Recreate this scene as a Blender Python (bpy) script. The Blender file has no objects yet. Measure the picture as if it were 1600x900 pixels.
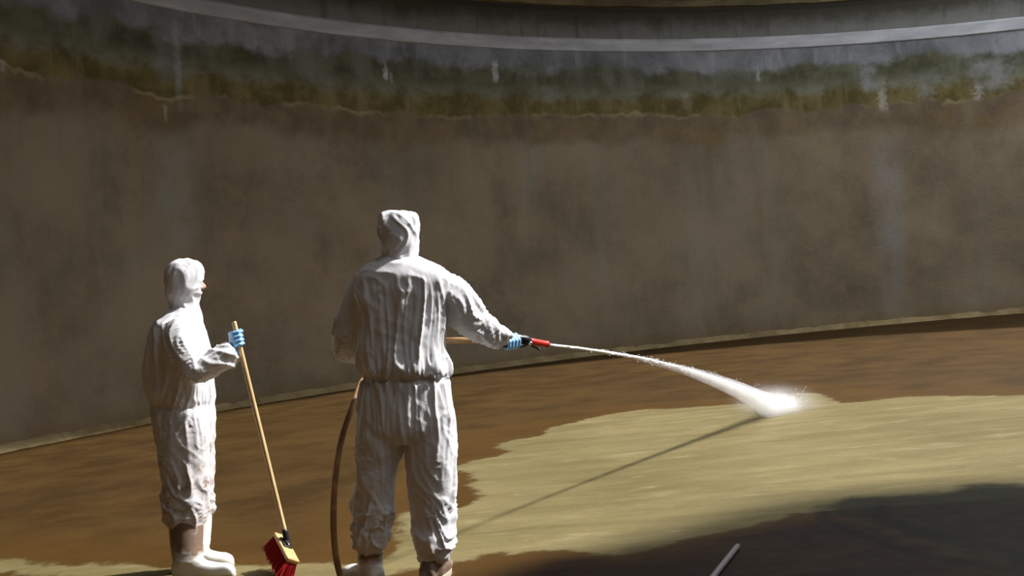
import bpy, bmesh, math, random
import numpy as np
from mathutils import Vector, Matrix

random.seed(7)
rng = np.random.default_rng(11)
scn = bpy.context.scene
COL = scn.collection
PI = math.pi

# ------------------------------------------------------------------ camera model
FPX = 1600.0
SC = 0.82
PITCH = math.atan(40 / FPX)
ROLL = math.radians(-3)
CAMZ = 1.65 * SC
R = 17.244 * SC
CX, CY = 7.684 * SC, 8.952 * SC
FA, FB = 0.0452, -0.0330          # the floor falls slightly: z = FA x + FB y


def ray(px, py):
    x = (px - 800) / FPX
    y = -(py - 450) / FPX
    c, s = math.cos(ROLL), math.sin(ROLL)
    x, y = c * x - s * y, s * x + c * y
    cp, sp = math.cos(PITCH), math.sin(PITCH)
    return Vector((x, cp + sp * y, -sp + cp * y))


def P(px, py, Y):
    r = ray(px, py)
    return Vector((0, 0, CAMZ)) + r * (Y / r.y)


def floor_z(x, y):
    return FA * x + FB * y


def F(px, py):
    r = ray(px, py)
    t = CAMZ / (FA * r.x + FB * r.y - r.z)
    return Vector((0, 0, CAMZ)) + r * t


# ------------------------------------------------------------------ numpy gradient noise
_perm = np.random.default_rng(3).permutation(256)
_perm = np.concatenate([_perm, _perm])
_g = np.random.default_rng(5).normal(size=(256, 3))
_g /= np.linalg.norm(_g, axis=1)[:, None]


def pn(p):
    p = np.asarray(p, float)
    i = np.floor(p).astype(int)
    f = p - i
    u = f * f * f * (f * (f * 6 - 15) + 10)
    i &= 255
    out = 0
    for dx in (0, 1):
        wx = u[:, 0] if dx else 1 - u[:, 0]
        for dy in (0, 1):
            wy = u[:, 1] if dy else 1 - u[:, 1]
            for dz in (0, 1):
                wz = u[:, 2] if dz else 1 - u[:, 2]
                h = _perm[_perm[_perm[(i[:, 0] + dx) & 255] + ((i[:, 1] + dy) & 255)] + ((i[:, 2] + dz) & 255)]
                g = _g[h]
                d = g[:, 0] * (f[:, 0] - dx) + g[:, 1] * (f[:, 1] - dy) + g[:, 2] * (f[:, 2] - dz)
                out = out + wx * wy * wz * d
    return out * 1.5


def sstep(a, b, x):
    t = np.clip((x - a) / (b - a), 0, 1)
    return t * t * (3 - 2 * t)


# ------------------------------------------------------------------ materials
def mat(name):
    m = bpy.data.materials.new(name)
    m.use_nodes = True
    nt = m.node_tree
    b = nt.nodes['Principled BSDF']
    return m, nt, b


def N(nt, kind, **kw):
    n = nt.nodes.new(kind)
    for k, v in kw.items():
        if k.startswith('i_'):
            n.inputs[int(k[2:]) if k[2:].isdigit() else k[2:].replace('_', ' ')].default_value = v
        else:
            setattr(n, k, v)
    return n


def L(nt, a, b):
    nt.links.new(a, b)


def math_n(nt, op, a, b=None, c=None, clamp=False):
    n = nt.nodes.new('ShaderNodeMath')
    n.operation = op
    n.use_clamp = clamp
    for i, v in enumerate((a, b, c)):
        if v is None:
            continue
        if isinstance(v, (int, float)):
            n.inputs[i].default_value = v
        else:
            nt.links.new(v, n.inputs[i])
    return n.outputs[0]


def mix_c(nt, fac, a, b, blend='MIX'):
    n = nt.nodes.new('ShaderNodeMix')
    n.data_type = 'RGBA'
    n.blend_type = blend
    for sock, v in ((n.inputs[0], fac), (n.inputs[6], a), (n.inputs[7], b)):
        if isinstance(v, (int, float)):
            sock.default_value = v
        elif isinstance(v, tuple):
            sock.default_value = v if len(v) == 4 else (*v, 1)
        else:
            nt.links.new(v, sock)
    return n.outputs[2]


def smooth_n(nt, v, lo, hi, t0=0.0, t1=1.0):
    n = nt.nodes.new('ShaderNodeMapRange')
    n.interpolation_type = 'SMOOTHSTEP'
    nt.links.new(v, n.inputs[0])
    for i, x in ((1, lo), (2, hi), (3, t0), (4, t1)):
        n.inputs[i].default_value = x
    return n.outputs[0]


def noise_n(nt, vec, scale, detail=4, rough=0.55, dist=0.0, stretch=None, loc=None):
    if stretch or loc:
        mp = nt.nodes.new('ShaderNodeMapping')
        if stretch:
            mp.inputs['Scale'].default_value = stretch
        if loc:
            mp.inputs['Location'].default_value = loc
        nt.links.new(vec, mp.inputs[0])
        vec = mp.outputs[0]
    n = nt.nodes.new('ShaderNodeTexNoise')
    n.inputs['Scale'].default_value = scale
    n.inputs['Detail'].default_value = detail
    n.inputs['Roughness'].default_value = rough
    n.inputs['Distortion'].default_value = dist
    nt.links.new(vec, n.inputs['Vector'])
    return n.outputs[0]


def srgb(r, g, b):
    def f(c):
        c /= 255
        return c / 12.92 if c <= 0.04045 else ((c + 0.055) / 1.055) ** 2.4
    return (f(r), f(g), f(b), 1)


def simple(name, col, rough=0.5, metal=0.0, var=0.15, scale=30, bump=0.0, bump_scale=60):
    m, nt, b = mat(name)
    tc = nt.nodes.new('ShaderNodeTexCoord')
    n = noise_n(nt, tc.outputs['Object'], scale, 5)
    dark = tuple(c * (1 - var * 1.6) for c in col[:3])
    lite = tuple(min(1, c * (1 + var)) for c in col[:3])
    L(nt, mix_c(nt, n, dark, lite), b.inputs['Base Color'])
    b.inputs['Roughness'].default_value = rough
    b.inputs['Metallic'].default_value = metal
    if bump:
        bn = nt.nodes.new('ShaderNodeBump')
        bn.inputs['Strength'].default_value = bump
        bn.inputs['Distance'].default_value = 0.01
        L(nt, noise_n(nt, tc.outputs['Object'], bump_scale, 4), bn.inputs['Height'])
        L(nt, bn.outputs[0], b.inputs['Normal'])
    return m


# ------------------------------------------------------------------ mesh helpers
def link_mesh(name, me, m, parent=None, smooth=True):
    o = bpy.data.objects.new(name, me)
    COL.objects.link(o)
    if m:
        me.materials.append(m)
    if smooth:
        me.polygons.foreach_set('use_smooth', np.ones(len(me.polygons), bool))
    if parent:
        o.parent = parent
        o.matrix_parent_inverse = Matrix.Translation(-parent.location)
    return o


def obj(name, bm, m, parent=None, smooth=True):
    me = bpy.data.meshes.new(name)
    bmesh.ops.recalc_face_normals(bm, faces=bm.faces[:])
    bm.to_mesh(me)
    bm.free()
    return link_mesh(name, me, m, parent, smooth)


def thing(name, label, cat, loc, group=None):
    o = bpy.data.objects.new(name, None)
    o.empty_display_size = 0.1
    COL.objects.link(o)
    o.location = loc
    o['label'] = label
    o['category'] = cat
    if group:
        o['group'] = group
    return o


def ring_loft(bm, rings, n=28, cap=True):
    """rings: list of (centre, u, v, exponent) - superellipse cross sections"""
    rows = []
    for c, u, v, e in rings:
        row = []
        for k in range(n):
            a = 2 * PI * k / n
            ca, sa = math.cos(a), math.sin(a)
            x = math.copysign(abs(ca) ** (2 / e), ca)
            y = math.copysign(abs(sa) ** (2 / e), sa)
            row.append(bm.verts.new(c + u * x + v * y))
        rows.append(row)
    for a, b in zip(rows, rows[1:]):
        for k in range(n):
            bm.faces.new((a[k], a[(k + 1) % n], b[(k + 1) % n], b[k]))
    if cap:
        for r_ in (rows[0], rows[-1]):
            bm.faces.new(r_)


def spline(pts, per=10):
    """Catmull-Rom through tuples of numbers"""
    A = [np.array(p, float) for p in pts]
    A = [2 * A[0] - A[1]] + A + [2 * A[-1] - A[-2]]
    out = []
    for i in range(1, len(A) - 2):
        for k in range(per):
            t = k / per
            out.append(0.5 * (2 * A[i] + (A[i + 1] - A[i - 1]) * t + (2 * A[i - 1] - 5 * A[i] + 4 * A[i + 1] - A[i + 2]) * t * t
                              + (3 * A[i] - A[i - 1] - 3 * A[i + 1] + A[i + 2]) * t ** 3))
    out.append(A[-2])
    return out


def tube(bm, pts, n=12, per=8, flat=1.0, cap=True):
    """pts: (x,y,z,r) swept with a Catmull-Rom spline"""
    S = spline(pts, per) if per > 1 else [np.array(p, float) for p in pts]
    rings = []
    u = None
    for i, s in enumerate(S):
        t = Vector(S[min(i + 1, len(S) - 1)][:3] - S[max(i - 1, 0)][:3]).normalized()
        if u is None:
            u = t.orthogonal().normalized()
        u = (u - t * u.dot(t)).normalized()
        v = t.cross(u)
        rings.append((Vector(s[:3]), u * s[3], v * s[3] * flat, 2))
    ring_loft(bm, rings, n, cap)


def box(bm, c, ax, ay, az, bevel=0.0, seg=2):
    """box from half-axis vectors"""
    vs = []
    for sx in (-1, 1):
        for sy in (-1, 1):
            for sz in (-1, 1):
                vs.append(bm.verts.new(c + ax * sx + ay * sy + az * sz))
    q = [(0, 1, 3, 2), (4, 6, 7, 5), (0, 4, 5, 1), (2, 3, 7, 6), (0, 2, 6, 4), (1, 5, 7, 3)]
    fs = [bm.faces.new([vs[i] for i in f]) for f in q]
    if bevel:
        bmesh.ops.bevel(bm, geom=list({e for f in fs for e in f.edges}), offset=bevel, segments=seg, affect='EDGES', profile=0.5)


def ball(bm, c, rx, ry=None, rz=None, M=None, sub=3):
    g = bmesh.ops.create_icosphere(bm, subdivisions=sub, radius=1)
    ry = ry or rx
    rz = rz or rx
    for v in g['verts']:
        p = Vector((v.co.x * rx, v.co.y * ry, v.co.z * rz))
        v.co = (M @ p if M else p) + c


def capsule(bm, a, b, ra, rb, n=12):
    d = (b - a).normalized()
    u = d.orthogonal().normalized()
    v = d.cross(u)
    rings = []
    for k in range(1, 5):
        t = -PI / 2 + PI / 2 * k / 5
        rings.append((a + d * ra * math.sin(t), u * ra * math.cos(t), v * ra * math.cos(t), 2))
    rings.append((a, u * ra, v * ra, 2))
    rings.append((b, u * rb, v * rb, 2))
    for k in range(1, 5):
        t = PI / 2 * k / 5
        rings.append((b + d * rb * math.sin(t), u * rb * math.cos(t), v * rb * math.cos(t), 2))
    ring_loft(bm, rings, n)


def voxel(bm, size, smooth=6, factor=0.5, relax=None):
    """one closed skin around overlapping shapes; returns (verts, polygons as a mesh)"""
    me = bpy.data.meshes.new('skin')
    bmesh.ops.recalc_face_normals(bm, faces=bm.faces[:])
    bm.to_mesh(me)
    bm.free()
    o = bpy.data.objects.new('skin', me)
    COL.objects.link(o)
    m = o.modifiers.new('r', 'REMESH')
    m.mode = 'VOXEL'
    m.voxel_size = size
    if smooth:
        s = o.modifiers.new('s', 'SMOOTH')
        s.factor = factor
        s.iterations = smooth
    dg = bpy.context.evaluated_depsgraph_get()
    dg.update()
    out = bpy.data.meshes.new_from_object(o.evaluated_get(dg))
    bpy.data.objects.remove(o)
    bpy.data.meshes.remove(me)
    return out


def co_of(me):
    a = np.empty(len(me.vertices) * 3)
    me.vertices.foreach_get('co', a)
    return a.reshape(-1, 3)


def no_of(me):
    a = np.empty(len(me.vertices) * 3)
    me.vertex_normals.foreach_get('vector', a)
    return a.reshape(-1, 3)


def set_co(me, c):
    me.vertices.foreach_set('co', np.ascontiguousarray(c).ravel())
    me.update()


# ------------------------------------------------------------------ light
scn.view_settings.view_transform = 'Standard'
scn.view_settings.look = 'None'
scn.view_settings.gamma = 1
scn.view_settings.use_curve_mapping = False
scn.view_settings.exposure = 0.0
scn.cycles.use_denoising = True
scn.cycles.volume_bounces = 6
scn.cycles.max_bounces = 8
scn.cycles.diffuse_bounces = 4
scn.cycles.transparent_max_bounces = 12
scn.cycles.volume_step_rate = 1.0

ELEV = math.radians(47)
H = 7.25
w = bpy.data.worlds.new('sky')
scn.world = w
w.use_nodes = True
w.node_tree.nodes['Background'].inputs[0].default_value = (0.91, 0.955, 1.0, 1)
w.node_tree.nodes['Background'].inputs[1].default_value = 1.55
sd = bpy.data.lights.new('sun', 'SUN')
sd.energy = 7.2
sd.angle = math.radians(2.8)
sd.color = (1.0, 0.968, 0.945)
sun = bpy.data.objects.new('sun', sd)
COL.objects.link(sun)
sun_dir = Vector((math.cos(ELEV), 0.10, math.sin(ELEV))).normalized()
sun.rotation_euler = sun_dir.to_track_quat('Z', 'Y').to_euler()
sun.location = (20, 0, 25)

cd = bpy.data.cameras.new('camera')
cd.sensor_width = 36
cd.lens = 36
cd.clip_end = 200
cam = bpy.data.objects.new('camera', cd)
COL.objects.link(cam)
cam.matrix_world = Matrix.Translation((0, 0, CAMZ)) @ Matrix.Rotation(PI / 2 - PITCH, 4, 'X') @ Matrix.Rotation(ROLL, 4, 'Z')
scn.camera = cam

# ------------------------------------------------------------------ wall
Z_W = 5.142 * SC      # water stain line
Z_B = 6.724 * SC      # lower edge of the ledge


def wall_material():
    m, nt, b = mat('stained_concrete')
    uv = nt.nodes.new('ShaderNodeUVMap')
    uv.uv_map = 'UVMap'
    V = uv.outputs[0]
    sep = nt.nodes.new('ShaderNodeSeparateXYZ')
    L(nt, V, sep.inputs[0])
    u, v = sep.outputs[0], sep.outputs[1]
    n_big = noise_n(nt, V, 0.45, 6, 0.62)
    n_mid = noise_n(nt, V, 1.7, 7, 0.64)
    n_fine = noise_n(nt, V, 12, 6, 0.7)
    n_str = noise_n(nt, V, 1.0, 6, 0.62, 0.5, (1.0, 0.16, 1))      # soft run-off streaks
    n_str2 = noise_n(nt, V, 1.0, 6, 0.65, 0.4, (3.2, 0.5, 1), (7, 3, 0))
    n_blot = noise_n(nt, V, 1.0, 6, 0.62, 0.3, (0.8, 0.7, 1), (11, 5, 0))
    n_hor = noise_n(nt, V, 1.0, 4, 0.6, 0, (0.25, 5.0, 1))
    n_edge = noise_n(nt, V, 1.0, 8, 0.66, 0.0, (0.75, 0.5, 1), (3.3, 9, 0))
    # lower wall
    c_lo = mix_c(nt, smooth_n(nt, n_big, 0.32, 0.68), srgb(116, 102, 82), srgb(148, 132, 107))
    c_lo = mix_c(nt, smooth_n(nt, n_blot, 0.5, 0.7, 0, 0.55), c_lo, srgb(98, 85, 66))
    c_lo = mix_c(nt, smooth_n(nt, n_mid, 0.45, 0.72, 0, 0.45), c_lo, srgb(150, 130, 95))
    c_lo = mix_c(nt, smooth_n(nt, n_str, 0.45, 0.75, 0, 0.5), c_lo, srgb(144, 140, 127))
    c_lo = mix_c(nt, smooth_n(nt, n_str2, 0.55, 0.78, 0, 0.25), c_lo, srgb(96, 88, 74))
    c_lo = mix_c(nt, smooth_n(nt, n_fine, 0.5, 0.75, 0, 0.3), c_lo, srgb(164, 145, 112))
    # warped height
    vw = math_n(nt, 'ADD', v, math_n(nt, 'MULTIPLY', math_n(nt, 'SUBTRACT', n_edge, 0.5), 0.85))
    vw2 = math_n(nt, 'ADD', v, math_n(nt, 'MULTIPLY', math_n(nt, 'SUBTRACT', n_blot, 0.5), 1.0))
    vw3 = math_n(nt, 'ADD', v, math_n(nt, 'MULTIPLY', math_n(nt, 'SUBTRACT', n_mid, 0.5), 0.6))
    # brown belt just below the old water line
    belt = mix_c(nt, smooth_n(nt, n_mid, 0.35, 0.65), srgb(96, 80, 60), srgb(124, 106, 76))
    belt = mix_c(nt, smooth_n(nt, n_blot, 0.5, 0.68, 0, 0.7), belt, srgb(122, 100, 52))
    belt = mix_c(nt, smooth_n(nt, n_str2, 0.5, 0.7, 0, 0.5), belt, srgb(130, 118, 100))
    col = mix_c(nt, smooth_n(nt, vw2, Z_W - 0.72, Z_W - 0.36, 0, 0.85), c_lo, belt)
    # olive growth just above the line, with a sharp ragged lower edge
    olive = mix_c(nt, smooth_n(nt, n_mid, 0.35, 0.68), srgb(84, 73, 24), srgb(124, 112, 64))
    olive = mix_c(nt, smooth_n(nt, n_str2, 0.5, 0.68, 0, 0.7), olive, srgb(134, 121, 84))
    col = mix_c(nt, smooth_n(nt, vw, Z_W - 0.02, Z_W + 0.035), col, olive)
    rim = math_n(nt, 'MULTIPLY', smooth_n(nt, vw, Z_W - 0.07, Z_W - 0.01), smooth_n(nt, vw, Z_W, Z_W + 0.05, 1, 0))
    rim = math_n(nt, 'MULTIPLY', rim, smooth_n(nt, n_blot, 0.45, 0.62, 0.0, 0.36))
    col = mix_c(nt, rim, col, srgb(196, 178, 140))
    # grey green haze, then dark green algae
    haze = mix_c(nt, smooth_n(nt, n_mid, 0.4, 0.65), srgb(98, 98, 74), srgb(128, 128, 112))
    col = mix_c(nt, smooth_n(nt, vw3, Z_W + 0.24, Z_W + 0.50), col, haze)
    green = mix_c(nt, smooth_n(nt, n_mid, 0.35, 0.65), srgb(68, 68, 44), srgb(104, 104, 80))
    green = mix_c(nt, smooth_n(nt, n_str, 0.45, 0.7, 0, 0.7), green, srgb(130, 132, 122))
    col = mix_c(nt, smooth_n(nt, vw3, Z_W + 0.46, Z_W + 0.66), col, green)
    # blue grey concrete under the ledge
    grey = mix_c(nt, smooth_n(nt, n_blot, 0.32, 0.66), srgb(100, 104, 108), srgb(152, 154, 160))
    grey = mix_c(nt, smooth_n(nt, n_mid, 0.5, 0.72, 0, 0.55), grey, srgb(84, 88, 90))
    grey = mix_c(nt, smooth_n(nt, n_str2, 0.52, 0.7, 0, 0.45), grey, srgb(176, 178, 182))
    col = mix_c(nt, smooth_n(nt, vw2, Z_W + 0.80, Z_W + 1.0), col, grey)
    # above the ledge: run-off darkening upwards, a dark line, then brown
    up = mix_c(nt, smooth_n(nt, vw3, Z_B + 0.30, Z_B + 0.75), srgb(128, 128, 124), srgb(70, 66, 52))
    up = mix_c(nt, smooth_n(nt, n_str2, 0.5, 0.72, 0, 0.6), up, srgb(64, 62, 52))
    col = mix_c(nt, smooth_n(nt, v, Z_B + 0.22, Z_B + 0.28), col, up)
    top = mix_c(nt, smooth_n(nt, n_mid, 0.4, 0.65), srgb(104, 92, 60), srgb(146, 132, 96))
    top = mix_c(nt, smooth_n(nt, n_hor, 0.55, 0.7, 0, 0.6), top, srgb(74, 68, 50))
    col = mix_c(nt, smooth_n(nt, v, Z_B + 0.86, Z_B + 0.93), col, top)
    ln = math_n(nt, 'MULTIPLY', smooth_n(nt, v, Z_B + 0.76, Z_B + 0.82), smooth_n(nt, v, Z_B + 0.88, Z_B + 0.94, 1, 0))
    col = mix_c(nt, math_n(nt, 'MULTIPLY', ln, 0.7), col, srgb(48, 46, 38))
    # pale mineral runs at individual places, plus lit mist painted as streaks
    def run(u0, v0, v1, wd, c, amt, ragged=0.05):
        nonlocal col
        uu = math_n(nt, 'ADD', u, math_n(nt, 'MULTIPLY', math_n(nt, 'SUBTRACT', n_fine, 0.5), ragged * 6))
        d = math_n(nt, 'ABSOLUTE', math_n(nt, 'SUBTRACT', uu, u0))
        a = smooth_n(nt, d, wd * 0.2, wd, 1, 0)
        f = (v1 - v0) * 0.25
        q = math_n(nt, 'MULTIPLY', smooth_n(nt, v, v0, v0 + f), smooth_n(nt, v, v1 - f, v1, 1, 0))
        k = math_n(nt, 'MULTIPLY', math_n(nt, 'MULTIPLY', a, q), amt)
        k = math_n(nt, 'MULTIPLY', k, smooth_n(nt, n_mid, 0.38, 0.6, 0.3, 1))
        col = mix_c(nt, k, col, c)
    for (px, y0, y1, wd, c, amt, rg) in RUNS_AND_MIST:
        a0 = wall_uv(px, y1)
        a1 = wall_uv(px, y0)
        run(a0[0], a0[1], a1[1], wd, srgb(*c), amt, rg)
    # grime at the foot of the wall
    zf = nt.nodes.new('ShaderNodeAttribute')
    zf.attribute_name = 'foot'
    ft = math_n(nt, 'ADD', zf.outputs['Fac'], math_n(nt, 'MULTIPLY', math_n(nt, 'SUBTRACT', n_mid, 0.5), 0.5))
    col = mix_c(nt, smooth_n(nt, ft, 0.02, 0.38, 0.6, 0), col, srgb(120, 96, 56))
    L(nt, col, b.inputs['Base Color'])
    b.inputs['Roughness'].default_value = 0.78
    bn = nt.nodes.new('ShaderNodeBump')
    bn.inputs['Strength'].default_value = 0.35
    bn.inputs['Distance'].default_value = 0.03
    L(nt, math_n(nt, 'ADD', n_fine, math_n(nt, 'MULTIPLY', n_mid, 1.5)), bn.inputs['Height'])
    L(nt, bn.outputs[0], b.inputs['Normal'])
    return m


def wall_hit(px, py):
    r = ray(px, py)
    a = r.x ** 2 + r.y ** 2
    bb = -2 * (r.x * CX + r.y * CY)
    c = CX * CX + CY * CY - R * R
    t = (-bb + math.sqrt(bb * bb - 4 * a * c)) / (2 * a)
    return r * t + Vector((0, 0, CAMZ))


def wall_uv(px, py):
    h = wall_hit(px, py)
    return (math.atan2(h.x - CX, h.y - CY) * R, h.z)


WHITE = (205, 206, 210)
RUNS_AND_MIST = [  # image column, top row, bottom row, half width in metres, colour, strength, raggedness
    (603, 92, 128, 0.07, WHITE, 0.85, 0.03), (775, 92, 132, 0.09, WHITE, 0.8, 0.04), (612, 110, 135, 0.04, WHITE, 0.4, 0.03),
    (283, 0, 190, 0.10, (170, 172, 174), 0.55, 0.02), (262, 0, 140, 0.30, (140, 144, 150), 0.5, 0.05),
    (260, 160, 196, 0.05, (190, 180, 160), 0.7, 0.03), (285, 190, 420, 0.55, (142, 142, 130), 0.55, 0.08),  # the wide soft one is lit mist, painted pale
    (1185, 100, 130, 0.06, WHITE, 0.45, 0.03), (1380, 110, 180, 0.12, (196, 190, 180), 0.6, 0.06), (1360, 95, 150, 0.25, (160, 162, 168), 0.55, 0.08),
    (1395, 190, 430, 0.45, (150, 144, 138), 0.6, 0.08), (1400, 300, 480, 0.3, (140, 136, 128), 0.4, 0.08),  # lit mist painted as soft pale streaks
    (1550, 85, 150, 0.55, (156, 158, 164), 0.55, 0.2), (1530, 130, 160, 0.1, WHITE, 0.4, 0.1), (1450, 100, 160, 0.3, (144, 146, 146), 0.5, 0.2),
    (400, 60, 82, 0.04, WHITE, 0.4, 0.03), (860, 130, 165, 0.3, (150, 150, 138), 0.3, 0.1), (1075, 140, 175, 0.2, (160, 158, 142), 0.4, 0.05),
    (760, 230, 470, 0.5, (150, 140, 118), 0.3, 0.1), (960, 250, 500, 0.6, (146, 136, 116), 0.3, 0.1), (5, 90, 115, 0.06, (180, 180, 170), 0.5, 0.03),
    (820, 250, 420, 0.2, (156, 142, 112), 0.3, 0.08),
]


def build_wall():
    nu, nv = 480, 44
    a0, a1 = -PI, PI
    vs, fs, uvs, foot = [], [], [], []
    for i in range(nu + 1):
        a = a0 + (a1 - a0) * i / nu
        x, y = CX + R * math.sin(a), CY + R * math.cos(a)
        zb = floor_z(x, y) - 0.15
        for j in range(nv + 1):
            z = zb + (H - zb) * j / nv
            vs.append((x, y, z))
            uvs.append((a * R, z))
            foot.append(z - floor_z(x, y))
    for i in range(nu):
        for j in range(nv):
            q = i * (nv + 1) + j
            fs.append((q, q + 1, q + nv + 2, q + nv + 1))
    # outer face, so the wall has its thickness
    k0 = len(vs)
    T = 0.35
    for i in range(nu + 1):
        a = a0 + (a1 - a0) * i / nu
        x, y = CX + (R + T) * math.sin(a), CY + (R + T) * math.cos(a)
        for z in (floor_z(x, y) - 0.15, H):
            vs.append((x, y, z))
            uvs.append((a * R, z))
            foot.append(1.0)
    for i in range(nu):
        q = k0 + i * 2
        fs.append((q, q + 2, q + 3, q + 1))
        fs.append((i * (nv + 1) + nv, q + 1, q + 3, (i + 1) * (nv + 1) + nv))
    me = bpy.data.meshes.new('wall_back')
    me.from_pydata(vs, [], fs)
    ul = me.uv_layers.new(name='UVMap')
    li = np.empty(len(me.loops), int)
    me.loops.foreach_get('vertex_index', li)
    ul.data.foreach_set('uv', np.array(uvs)[li].ravel())
    at = me.attributes.new('foot', 'FLOAT', 'POINT')
    at.data.foreach_set('value', np.array(foot))
    o = link_mesh('wall_back', me, wall_material())
    o['kind'] = 'structure'
    return o


build_wall()


def arc_sweep(name, prof, m, amp=0.0, seed=0, a0=-PI * 0.6, a1=PI * 0.6, n=900, follow=False):
    """profile of (inset from wall, height) swept along the wall"""
    vs, fs, uvs = [], [], []
    k = len(prof)
    for i in range(n + 1):
        a = a0 + (a1 - a0) * i / n
        for (d, z) in prof:
            rr = R - d
            x, y = CX + rr * math.sin(a), CY + rr * math.cos(a)
            vs.append((x, y, z + (floor_z(x, y) if follow else 0)))
            uvs.append((a * R, z + d))
    vs = np.array(vs)
    if amp:
        q = pn(np.c_[vs[:, 0] * 2.3, vs[:, 1] * 2.3, vs[:, 2] * 3 + seed]) + 0.6 * pn(np.c_[vs[:, 0] * 8, vs[:, 1] * 8, vs[:, 2] * 8 + seed])
        ins = np.tile(np.array([1.0 if d > 0.005 else 0.0 for d, z in prof]), n + 1)
        ang = np.arctan2(vs[:, 0] - CX, vs[:, 1] - CY)
        vs[:, 0] -= np.sin(ang) * q * amp * ins
        vs[:, 1] -= np.cos(ang) * q * amp * ins
        vs[:, 2] += q * amp * 0.7
    for i in range(n):
        for j in range(k - 1):
            q = i * k + j
            fs.append((q, q + 1, q + k + 1, q + k))
    me = bpy.data.meshes.new(name)
    me.from_pydata(vs.tolist(), [], fs)
    ul = me.uv_layers.new(name='UVMap')
    li = np.empty(len(me.loops), int)
    me.loops.foreach_get('vertex_index', li)
    ul.data.foreach_set('uv', np.array(uvs)[li].ravel())
    o = link_mesh(name, me, m, smooth=False)
    o['kind'] = 'structure'
    return o


def streak_mat(name, c0, c1, c2, su=2.0, sv=2.0):
    m, nt, b = mat(name)
    uv = nt.nodes.new('ShaderNodeUVMap')
    uv.uv_map = 'UVMap'
    V = uv.outputs[0]
    n1 = noise_n(nt, V, 1.0, 6, 0.65, 0, (su, sv, 1))
    n2 = noise_n(nt, V, 1.0, 5, 0.6, 0, (0.35, 0.8, 1), (4, 2, 0))
    col = mix_c(nt, smooth_n(nt, n1, 0.3, 0.7), c0, c1)
    col = mix_c(nt, smooth_n(nt, n2, 0.42, 0.7, 0, 0.8), col, c2)
    L(nt, col, b.inputs['Base Color'])
    b.inputs['Roughness'].default_value = 0.8
    bn = nt.nodes.new('ShaderNodeBump')
    bn.inputs['Strength'].default_value = 0.3
    bn.inputs['Distance'].default_value = 0.02
    L(nt, noise_n(nt, V, 12, 5, 0.65), bn.inputs['Height'])
    L(nt, bn.outputs[0], b.inputs['Normal'])
    return m


arc_sweep('trim_1', [(0.0, Z_B - 0.005), (0.025, Z_B), (0.035, Z_B + 0.015), (0.035, Z_B + 0.22), (0.02, Z_B + 0.24), (0.0, Z_B + 0.26)],
          streak_mat('pale_ledge', srgb(178, 180, 186), srgb(212, 214, 220), srgb(162, 164, 172), 1.2, 5), 0.006, 3, n=700)
arc_sweep('trim_2', [(0.0, Z_B + 0.90), (0.06, Z_B + 0.91), (0.06, Z_B + 1.03), (0.03, Z_B + 1.06), (0.0, Z_B + 1.06)],
          streak_mat('brown_ledge', srgb(116, 106, 76), srgb(158, 146, 110), srgb(84, 76, 56), 1.5, 4), 0.015, 5, n=700)
arc_sweep('baseboard_back', [(0.0, 0.10), (0.02, 0.085), (0.06, 0.05), (0.11, 0.02), (0.16, -0.02)],
          streak_mat('mortar_fillet', srgb(128, 110, 72), srgb(166, 146, 104), srgb(104, 80, 46), 2.2, 6), 0.035, 9, n=1400, follow=True)

# ------------------------------------------------------------------ floor
# outline of the washed, pale area, measured on the floor in metres (far edge, then near edge)
CLEAN_A = [F(*q) for q in [(1700, 612), (1600, 617), (1480, 618), (1400, 622), (1325, 628), (1290, 612), (1235, 612), (1180, 630), (1110, 634), (1000, 640),
                           (950, 647), (905, 655), (860, 668), (838, 682), (790, 690), (775, 700), (800, 705), (770, 714), (738, 722), (716, 730), (742, 738), (738, 752), (716, 768),
                           (742, 775), (705, 792), (640, 795), (618, 812), (612, 838), (640, 845), (600, 872), (560, 884), (400, 884), (250, 882), (120, 880), (0, 872), (-100, 868)]]
CLEAN_B = [F(*q) for q in [(-100, 905), (0, 899), (160, 906), (400, 925), (560, 905), (640, 892), (760, 872), (860, 862), (960, 868), (1100, 838), (1250, 806), (1450, 788), (1700, 778)]]
CLEAN = [(p.x, p.y) for p in CLEAN_A + CLEAN_B]
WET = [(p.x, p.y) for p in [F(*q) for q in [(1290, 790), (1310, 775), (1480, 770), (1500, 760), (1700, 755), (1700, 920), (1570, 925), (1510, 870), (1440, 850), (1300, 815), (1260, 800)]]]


DAMP_SHADE = [(p.x, p.y) for p in [F(*q) for q in [(800, 880), (860, 866), (960, 868), (1100, 838), (1250, 806), (1450, 788), (1700, 778), (1700, 960), (900, 960), (760, 900)]]]  # lower right: shade deepened in the colour of the wet silt


def signed_dist(poly, X):
    A = np.array(poly)
    Bq = np.roll(A, -1, 0)
    d = np.full(len(X), 1e9)
    ins = np.zeros(len(X), bool)
    for a, b in zip(A, Bq):
        e = b - a
        t = np.clip(((X - a) @ e) / (e @ e + 1e-12), 0, 1)
        d = np.minimum(d, np.linalg.norm(X - a - t[:, None] * e, axis=1))
        c = (a[1] > X[:, 1]) != (b[1] > X[:, 1])
        with np.errstate(divide='ignore', invalid='ignore'):
            xi = a[0] + (X[:, 1] - a[1]) * (b[0] - a[0]) / (b[1] - a[1])
        ins ^= c & (X[:, 0] < xi)
    return np.where(ins, d, -d)


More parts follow.
